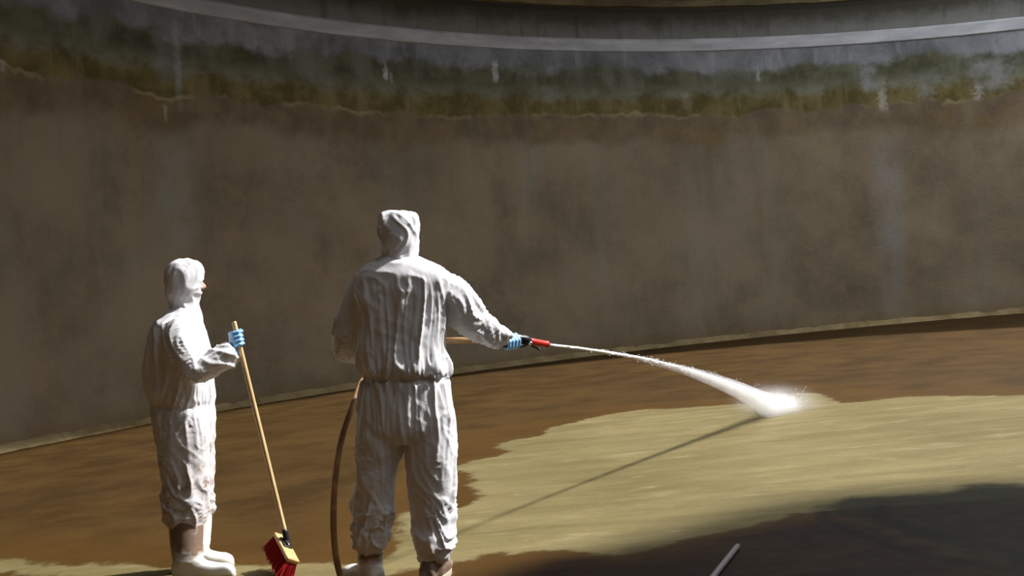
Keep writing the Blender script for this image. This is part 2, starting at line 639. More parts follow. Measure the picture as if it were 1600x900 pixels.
def floor_material():
    m, nt, b = mat('silty_floor')
    tc = nt.nodes.new('ShaderNodeTexCoord')
    V = tc.outputs['Object']
    n_big = noise_n(nt, V, 0.4, 5, 0.6)
    n_mid = noise_n(nt, V, 1.6, 6, 0.6)
    n_fine = noise_n(nt, V, 9, 6, 0.7)
    n_gr = noise_n(nt, V, 60, 4, 0.7)
    n_st = noise_n(nt, V, 1.0, 6, 0.62, 0.4, (0.9, 4.0, 1))
    n_brush = noise_n(nt, V, 1.0, 5, 0.6, 0.6, (2.2, 7.0, 1), (5, 1, 0))
    brown = mix_c(nt, smooth_n(nt, n_mid, 0.32, 0.68), srgb(64, 46, 20), srgb(84, 62, 30))
    brown = mix_c(nt, smooth_n(nt, n_st, 0.45, 0.8, 0, 0.4), brown, srgb(76, 61, 36))
    brown = mix_c(nt, smooth_n(nt, n_big, 0.45, 0.75, 0, 0.35), brown, srgb(54, 41, 22))
    # darker, wetter silt near the wall foot
    pale = mix_c(nt, smooth_n(nt, n_st, 0.18, 0.82), srgb(112, 101, 66), srgb(144, 132, 92))
    pale = mix_c(nt, smooth_n(nt, n_big, 0.42, 0.68, 0, 0.55), pale, srgb(102, 92, 56))
    pale = mix_c(nt, smooth_n(nt, n_brush, 0.55, 0.74, 0, 0.5), pale, srgb(164, 153, 120))
    pale = mix_c(nt, smooth_n(nt, n_fine, 0.5, 0.75, 0, 0.3), pale, srgb(108, 94, 56))
    at = nt.nodes.new('ShaderNodeAttribute')
    at.attribute_name = 'washed'
    s = at.outputs['Fac']
    s2 = math_n(nt, 'ADD', s, math_n(nt, 'MULTIPLY', math_n(nt, 'SUBTRACT', n_mid, 0.5), 0.55))
    s2 = math_n(nt, 'ADD', s2, math_n(nt, 'MULTIPLY', math_n(nt, 'SUBTRACT', n_fine, 0.5), 0.16))
    k = smooth_n(nt, s2, -0.03, 0.06)
    col = mix_c(nt, k, brown, pale)
    # rich orange silt pushed up along the edge of the washed area
    rim = math_n(nt, 'MULTIPLY', smooth_n(nt, s2, -1.1, -0.05), smooth_n(nt, s2, -0.02, 0.03, 1, 0))
    col = mix_c(nt, math_n(nt, 'MULTIPLY', rim, 0.5), col, srgb(92, 64, 24))
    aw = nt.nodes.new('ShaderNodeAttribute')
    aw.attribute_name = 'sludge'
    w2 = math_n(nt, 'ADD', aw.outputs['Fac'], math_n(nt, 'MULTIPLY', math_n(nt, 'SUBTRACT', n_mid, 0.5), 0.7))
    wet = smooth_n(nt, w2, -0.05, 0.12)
    col = mix_c(nt, math_n(nt, 'MULTIPLY', wet, 0.85), col, srgb(21, 24, 17))  # wet sludge, its colour lowered further to deepen the shade
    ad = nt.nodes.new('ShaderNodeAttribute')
    ad.attribute_name = 'damp_shade'
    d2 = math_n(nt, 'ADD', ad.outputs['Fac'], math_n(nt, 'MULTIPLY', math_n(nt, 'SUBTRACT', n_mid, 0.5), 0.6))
    soaked_shade = mix_c(nt, smooth_n(nt, n_st, 0.35, 0.7), srgb(35, 21, 10), srgb(56, 37, 18))
    col = mix_c(nt, math_n(nt, 'MULTIPLY', smooth_n(nt, d2, -0.1, 0.25), math_n(nt, 'SUBTRACT', 1.0, wet)), col, soaked_shade)
    tr = nt.nodes.new('ShaderNodeAttribute')
    tr.attribute_name = 'track'
    col = mix_c(nt, math_n(nt, 'MULTIPLY', smooth_n(nt, tr.outputs['Fac'], 0.015, 0.075, 1, 0), 0.7), col, srgb(18, 17, 12))
    col = mix_c(nt, smooth_n(nt, n_gr, 0.45, 0.75, 0, 0.18), col, srgb(60, 46, 26))
    col = mix_c(nt, 1.0, col, (0.86, 0.86, 0.86), 'MULTIPLY')
    L(nt, col, b.inputs['Base Color'])
    rg = math_n(nt, 'ADD', 0.5, math_n(nt, 'MULTIPLY', n_fine, 0.3))
    L(nt, rg, b.inputs['Roughness'])
    b.inputs['Specular IOR Level'].default_value = 0.12
    bn = nt.nodes.new('ShaderNodeBump')
    bn.inputs['Strength'].default_value = 0.3
    bn.inputs['Distance'].default_value = 0.012
    L(nt, math_n(nt, 'ADD', math_n(nt, 'MULTIPLY', n_gr, 0.4), n_fine), bn.inputs['Height'])
    L(nt, bn.outputs[0], b.inputs['Normal'])
    return m


def build_floor():
    xs = np.concatenate([np.arange(-9, -3.2, 0.25), np.arange(-3.2, 5.5, 0.05), np.arange(5.5, 21, 0.25)])
    ys = np.concatenate([np.arange(-6.5, 3.6, 0.3), np.arange(3.6, 11.5, 0.05), np.arange(11.5, 22.2, 0.25)])
    X, Y = np.meshgrid(xs, ys, indexing='ij')
    pts = np.c_[X.ravel(), Y.ravel()]
    z = FA * pts[:, 0] + FB * pts[:, 1]
    nx, ny = len(xs), len(ys)
    idx = np.arange(nx * ny).reshape(nx, ny)
    q = np.stack([idx[:-1, :-1], idx[1:, :-1], idx[1:, 1:], idx[:-1, 1:]], -1).reshape(-1, 4)
    cen = pts[q].mean(1)
    q = q[np.hypot(cen[:, 0] - CX, cen[:, 1] - CY) < R + 0.3]
    me = bpy.data.meshes.new('floor')
    me.from_pydata(np.c_[pts, z].tolist(), [], q.tolist())
    at = me.attributes.new('washed', 'FLOAT', 'POINT')
    at.data.foreach_set('value', signed_dist(CLEAN, pts))
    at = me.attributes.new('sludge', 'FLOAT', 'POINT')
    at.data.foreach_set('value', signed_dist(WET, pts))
    at = me.attributes.new('damp_shade', 'FLOAT', 'POINT')
    at.data.foreach_set('value', signed_dist(DAMP_SHADE, pts))
    d = np.full(len(pts), 9.0)
    for line in ([(1285, 800), (1290, 812), (1312, 824), (1370, 845), (1430, 865), (1560, 890)], [(1376, 792), (1374, 804), (1400, 820), (1450, 835), (1500, 840)]):
        S = spline([tuple(F(*a_)[:2]) for a_ in line], 12)
        for a_ in S:
            d = np.minimum(d, np.hypot(pts[:, 0] - a_[0], pts[:, 1] - a_[1]))
    at = me.attributes.new('track', 'FLOAT', 'POINT')
    at.data.foreach_set('value', d)
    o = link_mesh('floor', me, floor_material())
    o['kind'] = 'structure'


build_floor()

# ------------------------------------------------------------------ unseen slabs added overhead to cast shade
SHIFT = (H + 0.25) / sun_dir.z * sun_dir.x
SHIFT_Y = (H + 0.25) / sun_dir.z * sun_dir.y


def slab(name, poly, z0, z1, m):
    bm = bmesh.new()
    lo = [bm.verts.new((x, y, z0)) for x, y in poly]
    hi = [bm.verts.new((x, y, z1)) for x, y in poly]
    bm.faces.new(lo)
    bm.faces.new(hi)
    n = len(poly)
    for i in range(n):
        bm.faces.new((lo[i], lo[(i + 1) % n], hi[(i + 1) % n], hi[i]))
    o = obj(name, bm, m, smooth=False)
    o['kind'] = 'structure'
    return o


shade_slab_mat = simple('shade_slab_concrete', srgb(130, 126, 116), 0.85, var=0.2, scale=3)


def build_shade_slab():  # added out of view, shaped to keep the sun off the wall
    n = 160
    oc, orad = CX + SHIFT - 0.35, R - 0.9
    out = []
    inn = []
    # crescent between the wall circle and the opening edge
    for i in range(n + 1):
        a = PI * 0.20 - (PI * 1.40) * i / n          # angle from +y, turning towards -x
        out.append((CX + (R + 0.3) * math.sin(a), CY + (R + 0.3) * math.cos(a)))
    lo_y, hi_y = out[-1][1], out[0][1]
    for i in range(n + 1):
        t = -1 + 2 * i / n
        y = CY - 0.2 + SHIFT_Y + orad * t * 0.999
        inn.append((oc - orad * math.sqrt(max(0, 1 - (t * 0.999) ** 2)), y))
    bm = bmesh.new()
    rows = []
    for i in range(n + 1):
        rows.append([bm.verts.new((*q, z)) for q, z in ((out[i], H), (inn[n - i], H), (inn[n - i], H + 0.3), (out[i], H + 0.3))])
    for a, b in zip(rows, rows[1:]):
        for k in range(4):
            bm.faces.new((a[k], a[(k + 1) % 4], b[(k + 1) % 4], b[k]))
    bm.faces.new(rows[0])
    bm.faces.new(rows[-1])
    o = obj('shade_slab', bm, shade_slab_mat, smooth=False)
    o['kind'] = 'structure'


build_shade_slab()
shade_poly = [F(*q) for q in [(760, 905), (860, 872), (1000, 840), (1120, 805), (1200, 783), (1300, 768), (1450, 760), (1600, 753)]]  # unseen slab added overhead, outlined to drop this shadow on the floor
shade_poly = [(p.x + SHIFT, p.y + SHIFT_Y) for p in shade_poly]
shade_poly += [(shade_poly[-1][0] + 5.5, shade_poly[-1][1] + 0.1), (shade_poly[-1][0] + 5.5, -4.0), (shade_poly[0][0] - 0.35, -4.0), (shade_poly[0][0] - 0.15, shade_poly[0][1] - 0.5)]
slab('shade_deck', shade_poly, H - 0.05, H + 0.2, shade_slab_mat)

# ------------------------------------------------------------------ people
def suit_material(name, dirt=0.0):
    m, nt, b = mat(name)
    tc = nt.nodes.new('ShaderNodeTexCoord')
    V = tc.outputs['Object']
    n = noise_n(nt, V, 7, 5, 0.6)
    col = mix_c(nt, n, (0.70, 0.70, 0.725), (0.77, 0.77, 0.795))
    at = nt.nodes.new('ShaderNodeAttribute')
    at.attribute_name = 'soil'
    n2 = noise_n(nt, V, 16, 6, 0.75, 0.5)
    n3 = noise_n(nt, V, 60, 4, 0.7)
    k = math_n(nt, 'MULTIPLY', smooth_n(nt, math_n(nt, 'ADD', n2, math_n(nt, 'MULTIPLY', n3, 0.35)), 0.6, 0.95), at.outputs['Fac'])
    k = math_n(nt, 'ADD', k, math_n(nt, 'MULTIPLY', at.outputs['Fac'], 0.12))
    col = mix_c(nt, math_n(nt, 'MULTIPLY', k, dirt), col, srgb(140, 104, 66))
    L(nt, col, b.inputs['Base Color'])
    b.inputs['Roughness'].default_value = 0.62
    b.inputs['Specular IOR Level'].default_value = 0.35
    bn = nt.nodes.new('ShaderNodeBump')
    bn.inputs['Strength'].default_value = 0.25
    bn.inputs['Distance'].default_value = 0.006
    L(nt, noise_n(nt, V, 34, 4, 0.6, 1.2), bn.inputs['Height'])
    L(nt, bn.outputs[0], b.inputs['Normal'])
    return m


SUIT = suit_material('white_coverall_fabric', 0.9)
SKIN = simple('skin', srgb(222, 168, 148), 0.5, var=0.08, scale=40)
EYE = simple('eye', (0.75, 0.74, 0.72), 0.15, var=0.03)
IRIS = simple('iris', (0.05, 0.035, 0.025), 0.15, var=0.1)
GLOVE = simple('blue_nitrile', srgb(140, 196, 246), 0.38, var=0.08, scale=50, bump=0.2, bump_scale=120)
SOLE = simple('boot_sole', srgb(190, 180, 160), 0.7, var=0.2)


def boot_material():
    m, nt, b = mat('white_rubber_muddy')
    tc = nt.nodes.new('ShaderNodeTexCoord')
    V = tc.outputs['Object']
    n = noise_n(nt, V, 11, 6, 0.65, 0.3)
    n2 = noise_n(nt, V, 30, 5, 0.7)
    at = nt.nodes.new('ShaderNodeAttribute')
    at.attribute_name = 'soil'
    k = math_n(nt, 'ADD', math_n(nt, 'MULTIPLY', n, 0.8), math_n(nt, 'MULTIPLY', n2, 0.3))
    k = math_n(nt, 'ADD', k, math_n(nt, 'MULTIPLY', math_n(nt, 'SUBTRACT', at.outputs['Fac'], 0.5), 0.6))
    col = mix_c(nt, smooth_n(nt, k, 0.45, 0.8, 0, 0.9), (0.78, 0.76, 0.72), srgb(104, 74, 46))
    L(nt, col, b.inputs['Base Color'])
    b.inputs['Roughness'].default_value = 0.42
    return m


BOOT = boot_material()


def rings_px(Y, rows, e=2.4):
    """rows: (y, left px, right px, depth radius, depth offset)"""
    out = []
    S = spline(rows, 4)
    for y, x0, x1, d, oy in S:
        a, b = P(x0, y, Y + oy), P(x1, y, Y + oy)
        out.append(((a + b) / 2, (b - a) / 2, Vector((0, d, 0)), e))
    return out


def path_px(Y, rows, fl=1.0):
    """rows: (px, py, depth offset, radius px) -> (x, y, z, r)"""
    out = []
    for x, y, oy, r in rows:
        p = P(x, y, Y + oy)
        out.append((p.x, p.y, p.z, r * (Y + oy) / FPX))
    return out


def ring_path(rings):
    return [(*c, (u.length + v.length) / 2) for c, u, v, e in rings]


def ridge(n, s=1.0):
    return np.clip(1 - np.abs(n) * s * 1.25, 0, 1) ** 1.25


def fold_fields(V, paths):
    """soft assignment of every vertex to the limb paths, with (angle, length) coordinates"""
    res = []
    for pth in paths:
        A = np.array(pth, float)
        best = np.full(len(V), 1e9)
        s_at = np.zeros(len(V))
        rad = np.zeros(len(V))
        cen = np.zeros((len(V), 3))
        tan = np.zeros((len(V), 3))
        acc = 0.0
        for a, b in zip(A, A[1:]):
            e = b[:3] - a[:3]
            ln = np.linalg.norm(e) + 1e-9
            t = np.clip(((V - a[:3]) @ e) / (ln * ln), 0, 1)
            c = a[:3] + t[:, None] * e
            r_ = a[3] + t * (b[3] - a[3])
            d = np.linalg.norm(V - c, axis=1) / r_
            k = d < best
            best = np.where(k, d, best)
            s_at = np.where(k, acc + t * ln, s_at)
            rad = np.where(k, r_, rad)
            cen[k] = c[k]
            tan[k] = e / ln
            acc += ln
        res.append((best, s_at, acc, rad, cen, tan))
    W = np.stack([np.exp(-np.clip(r_[0], 0, 6) * 5) for r_ in res])
    W /= W.sum(0) + 1e-12
    return res, W


def paint(me, name, val):
    at = me.attributes.new(name, 'FLOAT', 'POINT')
    at.data.foreach_set('value', np.asarray(val, np.float32))


def laplace(me, vals, it=1):
    E = np.empty(len(me.edges) * 2, int)
    me.edges.foreach_get('vertices', E)
    E = E.reshape(-1, 2)
    deg = np.bincount(E.ravel(), minlength=len(me.vertices)).astype(float)
    for _ in range(it):
        s = np.bincount(E[:, 0], weights=vals[E[:, 1]], minlength=len(vals)) + np.bincount(E[:, 1], weights=vals[E[:, 0]], minlength=len(vals))
        vals = 0.5 * vals + 0.5 * s / np.maximum(deg, 1)
    return vals


def axes(f):
    f = f.normalized()
    s = f.cross(Vector((0, 0, 1))).normalized()       # the wearer's right
    return f, s, s.cross(f)


def head_shapes(bm, c, f):
    """a head with brow, nose, lips, chin and ears round centre c, facing f"""
    f, s, u = axes(f)
    M = Matrix((s, f, u)).transposed()
    ball(bm, c + u * 0.018 - f * 0.012, 0.072, 0.088, 0.092, M, 4)
    ball(bm, c - u * 0.045 + f * 0.022, 0.055, 0.062, 0.072, M, 4)
    ball(bm, c - u * 0.098 + f * 0.055, 0.026, 0.022, 0.020, M)
    for q in (-1, 1):
        ball(bm, c + s * q * 0.031 + f * 0.074 + u * 0.022, 0.026, 0.012, 0.008, M)
        ball(bm, c + s * q * 0.040 + f * 0.062 - u * 0.022, 0.022, 0.016, 0.018, M)
        ball(bm, c + s * q * 0.074 - f * 0.010 - u * 0.008, 0.007, 0.018, 0.030, M)
        ball(bm, c + s * q * 0.013 + f * 0.092 - u * 0.036, 0.010, 0.012, 0.009, M)
    capsule(bm, c + f * 0.078 + u * 0.016, c + f * 0.108 - u * 0.030, 0.009, 0.015)
    ball(bm, c + f * 0.078 - u * 0.064, 0.024, 0.011, 0.007, M)
    ball(bm, c + f * 0.076 - u * 0.076, 0.021, 0.011, 0.008, M)
    capsule(bm, c - f * 0.012 - u * 0.06, c - f * 0.012 - u * 0.16, 0.048, 0.048)


def eyes(c, f, body):
    f, s, u = axes(f)
    for q in (-1, 1):
        bm = bmesh.new()
        ball(bm, c + s * q * 0.031 + f * 0.071 + u * 0.002, 0.0115)
        eo = obj('eye', bm, EYE, body)
        eo.data.materials.append(IRIS)
        ec = c + s * q * 0.031 + f * 0.071 + u * 0.002
        for pl in eo.data.polygons:
            if (pl.center - ec).normalized().dot(f) > 0.86:
                pl.material_index = 1


def gripping_hand(axis_p, axis_d, to_arm, rad, body_name, parent, wrist, pinky_first=1, label=None):
    """a gloved hand closed round a bar through axis_p along axis_d (thumb side = +axis_d); the palm lies towards to_arm"""
    z = axis_d.normalized()
    x = (to_arm - z * to_arm.dot(z)).normalized()       # palm side
    y = z.cross(x)
    bm = bmesh.new()

    G = 1.13

    def at(deg, r_, h):
        a = math.radians(deg)
        return axis_p + x * (math.cos(a) * r_) + y * (math.sin(a) * r_) + z * h * G
    ro = rad + 0.0105
    # palm: three overlapping pads wrapped from heel to knuckles
    for h in (-0.030, -0.010, 0.010, 0.030):
        capsule(bm, at(-62, ro + 0.008, h * 0.85), at(0, ro + 0.010, h), 0.0125, 0.0135)
        capsule(bm, at(0, ro + 0.010, h), at(62, ro + 0.004, h), 0.0135, 0.0105)
    # four fingers
    for h, l, r_ in ((0.031, 0.95, 0.0092), (0.0105, 1.0, 0.0095), (-0.0105, 0.96, 0.0092), (-0.030, 0.82, 0.0082)):
        a = [62, 62 + 62 * l, 62 + 118 * l, 62 + 160 * l]
        p = [at(a[0], ro + 0.004, h), at(a[1], ro + 0.001, h * 0.98), at(a[2], ro, h * 0.95), at(a[3], ro, h * 0.93)]
        for i in range(3):
            capsule(bm, p[i], p[i + 1], G * r_ - 0.0006 * i, G * r_ - 0.0006 * (i + 1))
    # thumb, from the side of the palm near its base
    t = [at(-50, ro + 0.012, 0.020), at(-92, ro + 0.006, 0.036), at(-138, ro + 0.003, 0.036), at(-176, ro + 0.006, 0.030)]
    for i, r_ in enumerate((0.0135, 0.0112, 0.0098)):
        capsule(bm, t[i], t[i + 1], r_, r_ - 0.0012)
    # back of the hand to the wrist and a short cuff
    heel = at(-35, ro + 0.016, 0.0)
    for h in (-0.02, 0.0, 0.02):
        capsule(bm, heel + z * h, wrist + z * h * 0.6, 0.018, 0.022)
    me = voxel(bm, 0.0032, 3)
    o = link_mesh('glove', me, GLOVE, parent)
    if label:
        o['label'] = label
    return o


def relaxed_hand(wrist, down, palm_n, thumb_side, parent):
    bm = bmesh.new()
    d = down.normalized()
    s = thumb_side.normalized()
    nrm = palm_n.normalized()
    for k in (-1.5, -0.5, 0.5, 1.5):
        capsule(bm, wrist + s * k * 0.009, wrist + d * 0.088 + s * k * 0.0195, 0.017, 0.0125)
        l = {1.5: 0.92, 0.5: 1.0, -0.5: 0.95, -1.5: 0.78}[k]
        p = wrist + d * 0.088 + s * k * 0.0195
        dirs = [(d + nrm * 0.25).normalized(), (d + nrm * 0.7).normalized(), (d * 0.8 + nrm).normalized()]
        r_ = 0.0095
        for ln, dd in zip((0.042, 0.027, 0.022), dirs):
            q = p + dd * ln * l
            capsule(bm, p, q, r_, r_ - 0.0007)
            p = q
            r_ -= 0.0007
    p = wrist + d * 0.025 + s * 0.022
    for ln, dd, r_ in ((0.042, d + s * 0.75 + nrm * 0.4, 0.013), (0.032, d + s * 0.35 + nrm * 0.5, 0.0105), (0.026, d + s * 0.1 + nrm * 0.5, 0.0095)):
        q = p + dd.normalized() * ln
        capsule(bm, p, q, r_, r_ - 0.001)
        p = q
    return link_mesh('glove', voxel(bm, 0.0035, 3), GLOVE, parent)


def make_boot(ankle_rows, sole_c, fwd, length, parent, width=0.052, soil=0.5, low=0.15):
    """ankle_rows: (x,y,z,r) from boot top to ankle; sole_c: ground point under the ankle"""
    f = Vector((fwd.x, fwd.y, 0)).normalized()
    s = Vector((f.y, -f.x, 0))
    u = Vector((0, 0, 1))
    bm = bmesh.new()
    tube(bm, ankle_rows + [(sole_c.x, sole_c.y, sole_c.z + 0.075, 0.050)], 24, 6)
    heel = -0.085
    rows = [(heel, 0.036, 0.040), (heel + 0.02, 0.042, 0.055), (0.0, 0.045, 0.066), (0.06, 0.046, 0.052), (0.10, width * 0.96, 0.042), (0.15, width, 0.035),
            (length + heel - 0.045, width * 0.95, 0.033), (length + heel - 0.014, width * 0.74, 0.025), (length + heel, width * 0.38, 0.013)]
    rings = []
    for x, wd, h in (tuple(q) for q in spline(rows, 4)):
        rings.append((sole_c + f * x + u * (h + 0.014), s * wd, u * h, 2.5))
    ring_loft(bm, rings, 24)
    me = voxel(bm, 0.007, 8)
    V = co_of(me)
    hgt = V[:, 2] - sole_c.z
    nn = no_of(me)
    k = ridge(pn(np.c_[V[:, 0] * 9, V[:, 1] * 9, hgt * 34]), 2.4) * sstep(0.06, 0.11, hgt) * sstep(0.2, 0.14, hgt)
    V = V + nn * (k * 0.004)[:, None]
    set_co(me, V)
    paint(me, 'soil', soil * (low + (1.15 - low) * sstep(0.08, 0.2, hgt)))
    b = link_mesh('boot', me, BOOT, parent)
    bm = bmesh.new()
    n = 32
    outl = []
    for k in range(n):
        a = 2 * PI * k / n
        x = math.cos(a)
        wd = 0.044 + (width - 0.044) * (0.5 + 0.5 * x) + 0.004
        cx = heel + length / 2
        outl.append(sole_c + f * (cx + x * (length / 2 + 0.003)) + s * (math.copysign(abs(math.sin(a)) ** 0.8, math.sin(a)) * wd))
    lo = [bm.verts.new(p + u * 0.0) for p in outl]
    hi = [bm.verts.new(p + u * 0.022) for p in outl]
    bm.faces.new(lo)
    bm.faces.new(hi)
    for i in range(n):
        bm.faces.new((lo[i], lo[(i + 1) % n], hi[(i + 1) % n], hi[i]))
    so = obj('sole', bm, SOLE, parent, smooth=False)
    so.parent = b
    so.matrix_parent_inverse = b.matrix_world.inverted() if False else Matrix.Identity(4)
    return b


def hood_mesh(Y, rows, head_c, f, open_r, parent, amp=0.006, seed=0.0):
    """hood round the head, open in front of the face"""
    bm = bmesh.new()
    rg = rings_px(Y, rows, 2.3)
    ring_loft(bm, rg, 36)
    me = voxel(bm, 0.007, 5)
    V = co_of(me)
    nn = no_of(me)
    res, W = fold_fields(V, [[tuple(x) for x in ring_path(rg)]])
    q = V * 1.0
    warp = pn(V * 6 + seed)
    a = pn(np.c_[q[:, 0] * 11 + q[:, 2] * 7 + warp, q[:, 1] * 11 - q[:, 2] * 4, q[:, 2] * 6 + seed])
    b = pn(np.c_[q[:, 0] * 16 - q[:, 2] * 12, q[:, 1] * 16 + warp, q[:, 2] * 10 + seed + 7])
    d = amp * (1.5 * ridge(a, 2.2) + 0.8 * ridge(b, 2.4) - 0.7)
    V = V + nn * d[:, None]
    set_co(me, V)
    bm = bmesh.new()
    bm.from_mesh(me)
    bpy.data.meshes.remove(me)
    f_, s_, u_ = axes(f)
    kill = []
    for v in bm.verts:
        r_ = v.co - head_c
        if r_.dot(f_) > 0.0 and (r_.dot(s_) / open_r[0]) ** 2 + ((r_.dot(u_) + open_r[2]) / open_r[1]) ** 2 < 1:
            kill.append(v)
    bmesh.ops.delete(bm, geom=kill, context='VERTS')
    me = bpy.data.meshes.new('hood')
    bm.to_mesh(me)
    bm.free()
    paint(me, 'soil', np.zeros(len(me.vertices)))
    o = link_mesh('hood', me, SUIT, parent)
    so = o.modifiers.new('thickness', 'SOLIDIFY')
    so.thickness = 0.004
    so.offset = -1
    return o


# ---- the taller worker, seen from behind, holding the spray gun
Y2 = 4.95
foot2 = Vector((P(626, 900, Y2).x, Y2, 0))
foot2.z = floor_z(foot2.x, foot2.y)
per2 = thing('person', 'person in white hooded coverall seen from behind aiming a water jet with outstretched arm', 'person', foot2)

torso2 = rings_px(Y2, [(399, 600, 650, .085, 0), (407, 584, 668, .11, 0), (414, 570, 687, .13, 0), (428, 556, 704, .15, 0), (450, 551, 707, .16, 0), (490, 551, 701, .165, 0), (530, 553, 696, .165, 0),
                       (556, 554, 698, .17, 0), (572, 556, 702, .175, 0), (583, 561, 702, .165, 0), (589, 568, 697, .145, 0), (596, 562, 702, .16, 0), (615, 558, 706, .165, 0),
                       (640, 556, 710, .17, 0), (668, 556, 712, .165, 0), (686, 562, 708, .14, 0)])
legl2 = rings_px(Y2, [(640, 557, 634, .14, 0), (690, 556, 632, .14, 0), (725, 555, 622, .125, 0), (760, 554, 617, .12, 0), (775, 551, 617, .118, 0), (800, 550, 615, .115, 0), (815, 552, 612, .112, 0), (835, 550, 612, .112, 0),
                      (846, 551, 609, .108, 0), (856, 556, 604, .085, 0), (864, 559, 600, .075, 0)])
legr2 = rings_px(Y2, [(640, 632, 711, .14, 0), (690, 634, 714, .14, 0), (730, 636, 715, .13, 0), (775, 637, 714, .12, 0), (800, 641, 711, .115, 0), (825, 644, 711, .112, 0), (848, 645, 709, .112, 0),
                      (860, 649, 707, .10, 0), (868, 653, 703, .085, 0), (876, 655, 700, .075, 0)])
arml2 = path_px(Y2, [(576, 440, 0, 26), (560, 465, .01, 26), (550, 500, .02, 27), (543, 532, .04, 25), (549, 546, .12, 22), (574, 545, .24, 18), (592, 541, .31, 14)])
armr2 = path_px(Y2, [(670, 444, 0, 27), (698, 458, .02, 33), (721, 483, .06, 33), (744, 507, .12, 26), (768, 521, .19, 20), (782, 525, .23, 17), (792, 526, .26, 13)])


def suit(name, torso, legs, arms, foot, parent, seed, pleat, armamp, legamp, waist_z, soil_fn, vox=0.0068):
    bm = bmesh.new()
    ring_loft(bm, torso, 40)
    for l in legs:
        ring_loft(bm, l, 32)
    for a in arms:
        tube(bm, a, 24, 8)
    me = voxel(bm, vox, 9)
    V = co_of(me)
    nn = no_of(me)
    paths = [ring_path(torso)] + [ring_path(l) for l in legs] + [[tuple(q) for q in spline(a, 6)] for a in arms]
    res, W = fold_fields(V, paths)
    W = np.stack([laplace(me, w_.copy(), 6) for w_ in W])
    D = np.zeros(len(V))
    z = V[:, 2]
    # torso: long pleats hanging from the shoulders, gathered at the waist
    ztop = torso[0][0].z
    warp = pn(V * 3.1 + seed)
    pl = pn(np.c_[V[:, 0] * 15 + warp * 0.9, V[:, 1] * 11 + seed, z * 1.7])
    pl2 = pn(np.c_[V[:, 0] * 27 + warp * 0.6, V[:, 1] * 18 + seed, z * 3.0 + 5])
    amp = sstep(ztop - 0.05, ztop - 0.30, z)
    big = pn(np.c_[V[:, 0] * 5.5, V[:, 1] * 5, z * 2.2 + seed])
    gat = pn(np.c_[V[:, 0] * 42, V[:, 1] * 42, z * 3 + seed])
    gw = np.exp(-((z - waist_z) / 0.085) ** 2)
    diag = pn(np.c_[V[:, 0] * 9 + z * 10, V[:, 1] * 9, z * 6 - V[:, 0] * 4 + seed * 3])
    torso_d = pleat * amp * (1.35 * ridge(pl, 2.3) + 0.55 * ridge(pl2, 2.4) - 0.75 + 0.9 * big) + gw * 0.010 * (ridge(gat, 2.0) - 0.5) + 0.006 * (ridge(diag, 2.4) - 0.3) * (1 - 0.5 * amp)
    torso_d *= np.where(z < waist_z - 0.01, 0.8, 1.0)
    D += W[0] * torso_d
    # legs: slanting folds, bunched rings towards knee and cuff
    for i, l in enumerate(legs):
        best, s, tot, rad, cen, tan = res[1 + i]
        t = s / tot
        rel = V - cen
        wq = pn(V * 5 + seed * 2 + i * 9)
        f1 = pn(np.c_[rel[:, 0] * 6 + wq, rel[:, 1] * 6 + i * 4, s * 5.5 + rel[:, 0] * 9 + wq * 0.8 + seed])
        f2 = pn(np.c_[rel[:, 0] * 8, rel[:, 1] * 8 + i * 4, s * 13 - rel[:, 0] * 12 + wq * 1.2 + seed * 2])
        f3 = pn(np.c_[rel[:, 0] * 4, rel[:, 1] * 4, s * 23 + rel[:, 0] * 5 + wq * 1.4 + seed])
        f4 = pn(np.c_[V[:, 0] * 16, V[:, 1] * 14, z * 3.5 + seed])       # vertical pleats under the waist
        low = sstep(0.45, 0.75, t)
        end = sstep(0.74, 0.92, t)
        d = legamp * ((0.8 + 0.4 * low) * 1.1 * ridge(f1, 2.1) + (0.4 + 0.7 * low) * 0.9 * ridge(f2, 2.2) - 0.75 - 0.35 * low + end * (0.75 * ridge(f3, 1.8) - 0.3)) + (1 - sstep(0.12, 0.4, t)) * 0.008 * (ridge(f4, 2.2) - 0.45)
        D += W[1 + i] * d * (1 - 0.65 * sstep(0.90, 0.985, t))
    for i, a in enumerate(arms):
        best, s, tot, rad, cen, tan = res[1 + len(legs) + i]
        t = s / tot
        rel = V - cen
        wq = pn(V * 6 + seed + i * 5)
        f1 = pn(np.c_[rel[:, 0] * 12 + wq, rel[:, 1] * 12, rel[:, 2] * 12 + s * 2 + seed + i])
        f2 = pn(np.c_[rel[:, 0] * 8 + wq, rel[:, 1] * 8, s * 12 + rel[:, 2] * 12 + seed])
        f3 = pn(np.c_[rel[:, 0] * 5, rel[:, 1] * 5, s * 24 + wq * 1.3])
        low = sstep(0.35, 0.6, t)
        d = armamp * (1.1 * ridge(f1, 2.2) + (0.3 + 0.7 * low) * 0.9 * ridge(f2, 2.2) - 0.85 + sstep(0.72, 0.95, t) * (0.7 * ridge(f3, 1.8) - 0.3))
        D += W[1 + len(legs) + i] * d
    V = V + nn * D[:, None]
    set_co(me, V)
    paint(me, 'soil', soil_fn(V, foot))
    return link_mesh(name, me, SUIT, parent)


def slim(rings, k, shrink=0.03):
    return [(c, u * ((u.length - shrink) / u.length * k), v * ((v.length - shrink) / v.length * k), 2) for c, u, v, e in rings if u.length > shrink * 1.3 and v.length > shrink * 1.3]


def slim_arm(rows, k=0.62, tail=None):
    out = [(x, y, z, r_ * k) for x, y, z, r_ in rows]
    if tail:
        out.append(tail)
    return out


